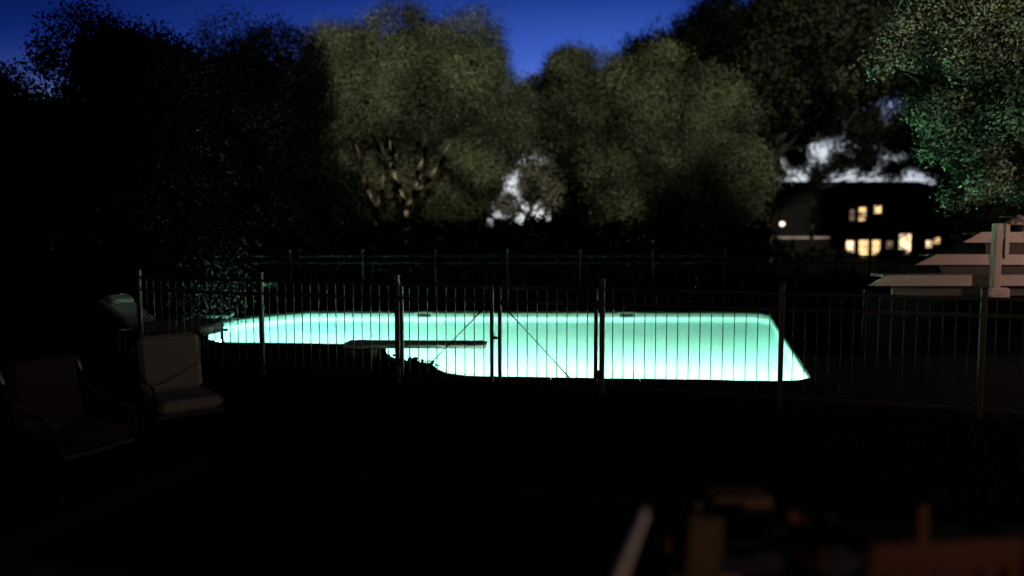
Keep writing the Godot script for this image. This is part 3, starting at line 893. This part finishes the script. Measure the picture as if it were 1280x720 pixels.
	for k in sh.size():
		var s = sh[k]
		var st := thing("shrub", sl[k], "shrub", Vector3(s[0], 0, s[1]), 0.0, "dark shrubs before the far house")
		var gg := Geo.new()
		for j in 4: limb(gg, Vector3(0, 0, 0), Vector3(rng.randfn() * 0.5, s[2], rng.randfn() * 0.3), 0.04, 0.015)
		put("stems", gg.mesh(), M.dark_bark, st)
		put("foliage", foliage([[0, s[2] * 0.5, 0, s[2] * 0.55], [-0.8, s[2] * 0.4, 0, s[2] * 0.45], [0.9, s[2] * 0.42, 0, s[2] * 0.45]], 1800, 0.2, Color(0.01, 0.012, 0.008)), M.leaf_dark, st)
	# thin climbing plant on the far house, leaves across its windows
	var cl := thing("climbing_plant", "thin leafy climber crossing the lit windows of the far house", "climbing plant", Vector3(21.4, 0, -47.6))
	var cs := Geo.new()
	for k in 7: limb(cs, Vector3(-1.8 + k * 0.75, 0, 0), Vector3(-1.7 + k * 0.75 + rng.randfn() * 0.2, 1.3 + (1.6 if k < 3 else 0.2), 0.1), 0.03, 0.01)
	put("stems", cs.mesh(), M.dark_bark, cl)
	put("foliage", foliage([[-1.1, 0.15, 0.2, 0.4], [0.1, 0.2, 0.2, 0.4], [1.3, 0.4, 0.2, 0.45], [2.5, 0.3, 0.2, 0.4], [3.6, 0.8, 0.2, 0.5], [-0.4, 1.25, 0.2, 0.4], [0.5, 1.3, 0.2, 0.35], [1.8, 1.5, 0.2, 0.5], [-0.9, 2.3, 0.2, 0.5], [0.15, 2.1, 0.2, 0.35], [0.0, 3.1, 0.2, 0.35], [3.0, 1.5, 0.2, 0.4]], 1900, 0.15, Color(0.006, 0.007, 0.005), 0.3, 0.3, 16, 0.0), M.leaf_dark, cl)
	# far hedge line along the horizon
	var fh := []
	for k in 60:
		fh.append([-60.0 + k * 2.2, 1.5 + 0.5 * sin(k * 1.3), -62.0 + 2.0 * sin(k * 0.7), 1.7])
	var far_mesh := foliage(fh, 16000, 0.6, Color(0.01, 0.011, 0.008), 0.3, 0.9)
	tag(put("far_hedgerow", far_mesh, M.leaf_dark, self), "dark hedgerow along the horizon beyond the gardens", "hedge", "", "stuff")

func build_fences() -> void:
	var phi := -atan2(0.301, 0.953)
	var u := Vector3(0.953, 0, 0.301).normalized()
	var base := Vector3(-1.42, 0, -9.84)
	var left := thing("pool_fence", "dark metal bar fence in front of the pool, left of the gate", "fence", base, phi)
	fence_run(left, M.fence_metal, [-3.92, -1.96, 0.0], 1.25, 0.1225)
	var rb := base + u * 2.57
	var right := thing("pool_fence", "dark metal bar fence in front of the pool, right of the gate", "fence", rb, phi)
	fence_run(right, M.fence_metal, [0.0, 1.94, 3.84, 5.74], 1.25, 0.121)
	gate_leaf("left leaf of the double bar gate, brace falling to the left", base + u * 0.04, phi, 1.217, -1, true)
	gate_leaf("right leaf of the double bar gate, brace falling to the right", base + u * 1.317, phi, 1.2, 1, false)
	var far := thing("back_fence", "dark metal bar fence beyond the far edge of the pool", "fence", Vector3(-10.6, 0, -19.3))
	var posts := []
	for k in 14: posts.append(k * 1.75)
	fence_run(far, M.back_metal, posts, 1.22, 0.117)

func build_pool_things() -> void:
	var white := Color(1.0, 1.0, 0.76)
	var aqua := Color(0.55, 1.0, 0.92)
	pool_lamp("underwater lamp in the near wall by the right corner", Vector2(2.7, -9.93), Vector2(0.0, -1.0), 0.42, 40.0, white)
	pool_lamp("underwater lamp in the near wall below the gate", Vector2(0.6, -10.12), Vector2(0.0, -1.0), 0.42, 40.0, white)
	pool_lamp("underwater lamp in the left near wall", Vector2(-3.6, -13.09), Vector2(0.1, -1.0), 0.42, 32.0, white)
	pool_lamp("underwater lamp at the left end of the pool", Vector2(-5.62, -14.65), Vector2(0.95, -0.3), 0.55, 14.0, aqua)
	# diving board on its stand
	var b := thing("diving_board", "grey diving board reaching over the water behind the left gate leaf", "diving board", Vector3(-1.95, 0, -11.45), -0.03)
	put("plank", box_mesh(Vector3(2.0, 0.06, 0.44), 0.012), M.board, b, Vector3(0.55, 0.24, 0))
	put("stand", box_mesh(Vector3(0.36, 0.2, 0.4), 0.02), M.matte_dark, b, Vector3(-0.2, 0.108, 0))
	put("tip_edge", box_mesh(Vector3(0.03, 0.05, 0.44), 0.008), M.post_metal, b, Vector3(1.567, 0.238, 0))
	for z in [-0.15, 0.15]:
		put("bolt", tube_mesh([Vector3(-0.2, 0.26, z), Vector3(-0.2, 0.285, z)], 0.02, 8), M.steel, b)
	# short platform at the left end
	var j := thing("jump_board", "short dark board over the left end of the pool", "diving board", Vector3(-6.25, 0, -15.4), 0.1)
	put("plank", box_mesh(Vector3(1.15, 0.06, 0.4), 0.012), M.black_metal, j, Vector3(0.22, 0.2, 0))
	put("stand", box_mesh(Vector3(0.3, 0.16, 0.38), 0.02), M.black_metal, j, Vector3(-0.2, 0.088, 0))
	# skimmer mouths in the tile band of the far wall
	for q in [[-2.0, "skimmer slot in the far wall of the pool, behind the left gate leaf"], [2.6, "skimmer slot in the far wall of the pool, right of the gate"]]:
		var s := thing("skimmer", q[1], "skimmer", Vector3(q[0], -0.1, -18.03))
		put("skimmer_mouth", box_mesh(Vector3(0.3, 0.09, 0.02), 0.004), M.black_metal, s, Vector3(0, 0, 0.012))
		put("face_plate", box_mesh(Vector3(0.4, 0.02, 0.02), 0.004), M.frame_white, s, Vector3(0, 0.06, 0.014))
	# dark clump on the near bank beside the board
	var c := thing("bank_shrub", "small ragged dark shrub at the pool edge under the diving board", "shrub", Vector3(-1.35, 0, -10.55))
	var gg := Geo.new()
	for k in 6: limb(gg, Vector3(0.05 * k - 0.12, 0, 0), Vector3(rng.randfn() * 0.2, 0.22, rng.randfn() * 0.1), 0.012, 0.004)
	put("stems", gg.mesh(), M.dark_bark, c)
	put("foliage", foliage([[-0.25, 0.06, 0, 0.13], [0.0, 0.07, 0, 0.13], [0.22, 0.05, 0.02, 0.1]], 900, 0.06, Color(0.012, 0.014, 0.009), 0.3, 0.1, 14), M.leaf_dark, c)
	# pale flower head beyond the left part of the pool
	var f := thing("hydrangea", "pale flowering bush behind the far left of the pool", "bush", Vector3(-5.62, 0, -18.5))
	var fg := Geo.new()
	for k in 5: limb(fg, Vector3(0.03 * k, 0, 0), Vector3(rng.randfn() * 0.12, 0.55, rng.randfn() * 0.08), 0.012, 0.006)
	put("stems", fg.mesh(), M.dark_bark, f)
	put("foliage", foliage([[0, 0.3, 0, 0.26]], 500, 0.09, Color(0.004, 0.005, 0.0035), 0.3, 0.1, 12), M.leaf_dark, f)
	for q in [[-0.08, 0.58, 0.06], [0.07, 0.63, 0.05], [0.02, 0.55, 0.1]]:
		put("flower_head", foliage([[q[0], q[1], q[2], 0.07]], 120, 0.035, Color(0.62, 0.62, 0.55), 0.2, 0.05, 10), M.leaf_pale, f)

func build_steps() -> void:
	var t := thing("timber_steps", "wide timber steps with pale board fronts, treads darkened for shade, and a post, lit warm at the right", "steps", Vector3(7.6, 0, -12))
	# [left end of the lower edge, left end of the upper edge, bottom, top, z of the front]
	var tiers := [[4.91, 5.18, 1.12, 1.27, -11.0], [5.86, 6.17, 1.38, 1.53, -11.6], [6.88, 7.16, 1.69, 1.85, -12.2], [7.85, 8.09, 1.96, 2.12, -12.8]]
	var o := Vector3(7.6, 0, -12)
	for k in 4:
		var a = tiers[k]
		var right := 11.6
		var g := Geo.new()
		var z0: float = a[4]
		g.hexa([Vector3(a[0], a[2], z0) - o, Vector3(right, a[2], z0) - o, Vector3(right, a[2], z0 - 0.05) - o, Vector3(a[0], a[2], z0 - 0.05) - o,
			Vector3(a[1], a[3], z0) - o, Vector3(right, a[3], z0) - o, Vector3(right, a[3], z0 - 0.05) - o, Vector3(a[1], a[3], z0 - 0.05) - o])
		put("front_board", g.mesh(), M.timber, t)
		for b in 4:
			var zz := z0 - 0.125 - b * 0.145
			put("tread_board", box_mesh(Vector3(right - a[1] - 0.05, 0.035, 0.138), 0.004), M.dark_timber, t, Vector3((right + a[1] + 0.05) / 2, a[3] - 0.03, zz) - o)  # treads take the shaded colour of the timber
		# riser between this front board and the tread below, coloured as shade
		var low: float = tiers[k - 1][3] - 0.05 if k > 0 else 0.98
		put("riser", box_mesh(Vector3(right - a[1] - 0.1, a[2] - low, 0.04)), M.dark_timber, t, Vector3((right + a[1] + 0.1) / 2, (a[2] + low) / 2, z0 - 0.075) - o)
	put("newel_post", box_mesh(Vector3(0.105, 1.0, 0.105), 0.012), M.timber, t, Vector3(6.62, 1.48, -10.93) - o)
	put("newel_base", box_mesh(Vector3(0.28, 0.16, 0.14), 0.02), M.timber, t, Vector3(6.66, 1.02, -10.93) - o)
	put("baluster", box_mesh(Vector3(0.07, 0.5, 0.06), 0.008), M.timber, t, Vector3(7.1, 1.72, -11.5) - o)
	put("skirt", box_mesh(Vector3(6.3, 1.0, 0.05)), M.skirt, t, Vector3(8.4, 0.5, -11.9) - o)  # panel added as the dark under the steps
	var l := thing("step_lantern", "warm lantern on a post beside the timber steps", "lantern", Vector3(9.6, 0, -9.3))
	put("post", tube_mesh([Vector3(0, 0, 0), Vector3(0, 2.35, 0)], 0.04, 8), M.black_metal, l)
	put("lamp_globe", sphere_mesh(0.1), M.lamp_glow, l, Vector3(0, 2.46, 0))
	put("lamp_cap", tube_mesh([Vector3(0, 2.56, 0), Vector3(0, 2.62, 0)], 0.13, 12), M.black_metal, l)
	add_lamp(l, Vector3(0, 2.46, 0), Color(1.0, 0.76, 0.65), 12.0, 0.08)

func build_furniture() -> void:
	lounger("pale cushioned lounger at the left end of the pool", Vector3(-5.55, 0, -12.5), 2.9, 0.6)
	armchair("armchair with pale cushion standing before the left fence", Vector3(-2.98, -0.01, -7.1), 0.7, "cushion", false)
	armchair("armchair with shiny curved metal arms and red cushion on the left lawn", Vector3(-3.3, -0.01, -5.9), 1.15, "red_cushion", true)
	# long dark table with a pale rim
	var ang := -0.3
	var t := thing("patio_table", "long dark table with a pale strip along its right end", "table", Vector3(-0.44, 0.305, -2.2), ang)
	var lx := 1.75
	var lz := 0.94
	var b := Basis(Vector3.UP, ang)
	var corner := Vector3(0.45, 0, -2.58) - Vector3(-0.44, 0, -2.2)
	var c := b.inverse() * corner        # far right corner in the table's own axes
	put("tabletop", box_mesh(Vector3(lx - 0.03, 0.03, lz - 0.03), 0.004), M.table_top, t, Vector3(c.x - lx / 2, 0.71, c.z + lz / 2))
	for q in [[Vector3(c.x - 0.008, 0.711, c.z + lz / 2), Vector3(0.018, 0.034, lz), "table_rim"], [Vector3(c.x - lx + 0.004, 0.711, c.z + lz / 2), Vector3(0.008, 0.034, lz), "table_edge"], [Vector3(c.x - lx / 2, 0.711, c.z + 0.004), Vector3(lx - 0.036, 0.034, 0.006), "table_edge"], [Vector3(c.x - lx / 2, 0.711, c.z + lz - 0.004), Vector3(lx - 0.036, 0.034, 0.006), "table_edge"]]:
		put("rim", box_mesh(q[1], 0.003), M[q[2]], t, q[0])
	for x in [c.x - 0.1, c.x - lx + 0.1]:
		for z in [c.z + 0.1, c.z + lz - 0.1]:
			put("leg", box_mesh(Vector3(0.06, 0.69, 0.06), 0.006), M.black_metal, t, Vector3(x, 0.35, z))
	low_chair("low wooden lounge chair with broad arm posts right of the table", Vector3(0.92, 0.305, -3.1), 0.05)
	patio_chair("reddish wooden chair in the bottom right corner", Vector3(1.34, 0.305, -2.72), 0.12, 0.64, "chair_wood")

func build_grass() -> void:
	# grass blades on the lawn before the fence
	var g := Geo.new()
	for k in 3:
		var a := TAU * k / 3.0
		var s := Vector3(cos(a), 0, sin(a)) * 0.006
		var l := Vector3(cos(a + 1.0), 0, sin(a + 1.0)) * 0.018
		g.tri(-s + l, s + l, l * 2.2 + Vector3(0, 0.05, 0))
	var mm := MultiMesh.new()
	mm.transform_format = MultiMesh.TRANSFORM_3D
	mm.mesh = g.mesh()
	mm.instance_count = 26000
	for k in mm.instance_count:
		var x := rng.randf_range(-8, 8)
		var z := rng.randf_range(-10.6, -4.5)
		if z < -8.85 + 0.2 * x - 0.6: z = rng.randf_range(-8.0, -4.5)
		var sc := rng.randf_range(0.6, 1.5)
		mm.set_instance_transform(k, Transform3D(Basis(Vector3.UP, rng.randf() * TAU).scaled(Vector3(sc, sc, sc)), Vector3(x, -0.012, z)))
	var o := MultiMeshInstance3D.new()
	o.name = "grass"
	o.multimesh = mm
	o.material_override = M.lawn
	tag(o, "short dark grass of the lawn before the fence", "grass", "", "stuff")
	add_child(o)
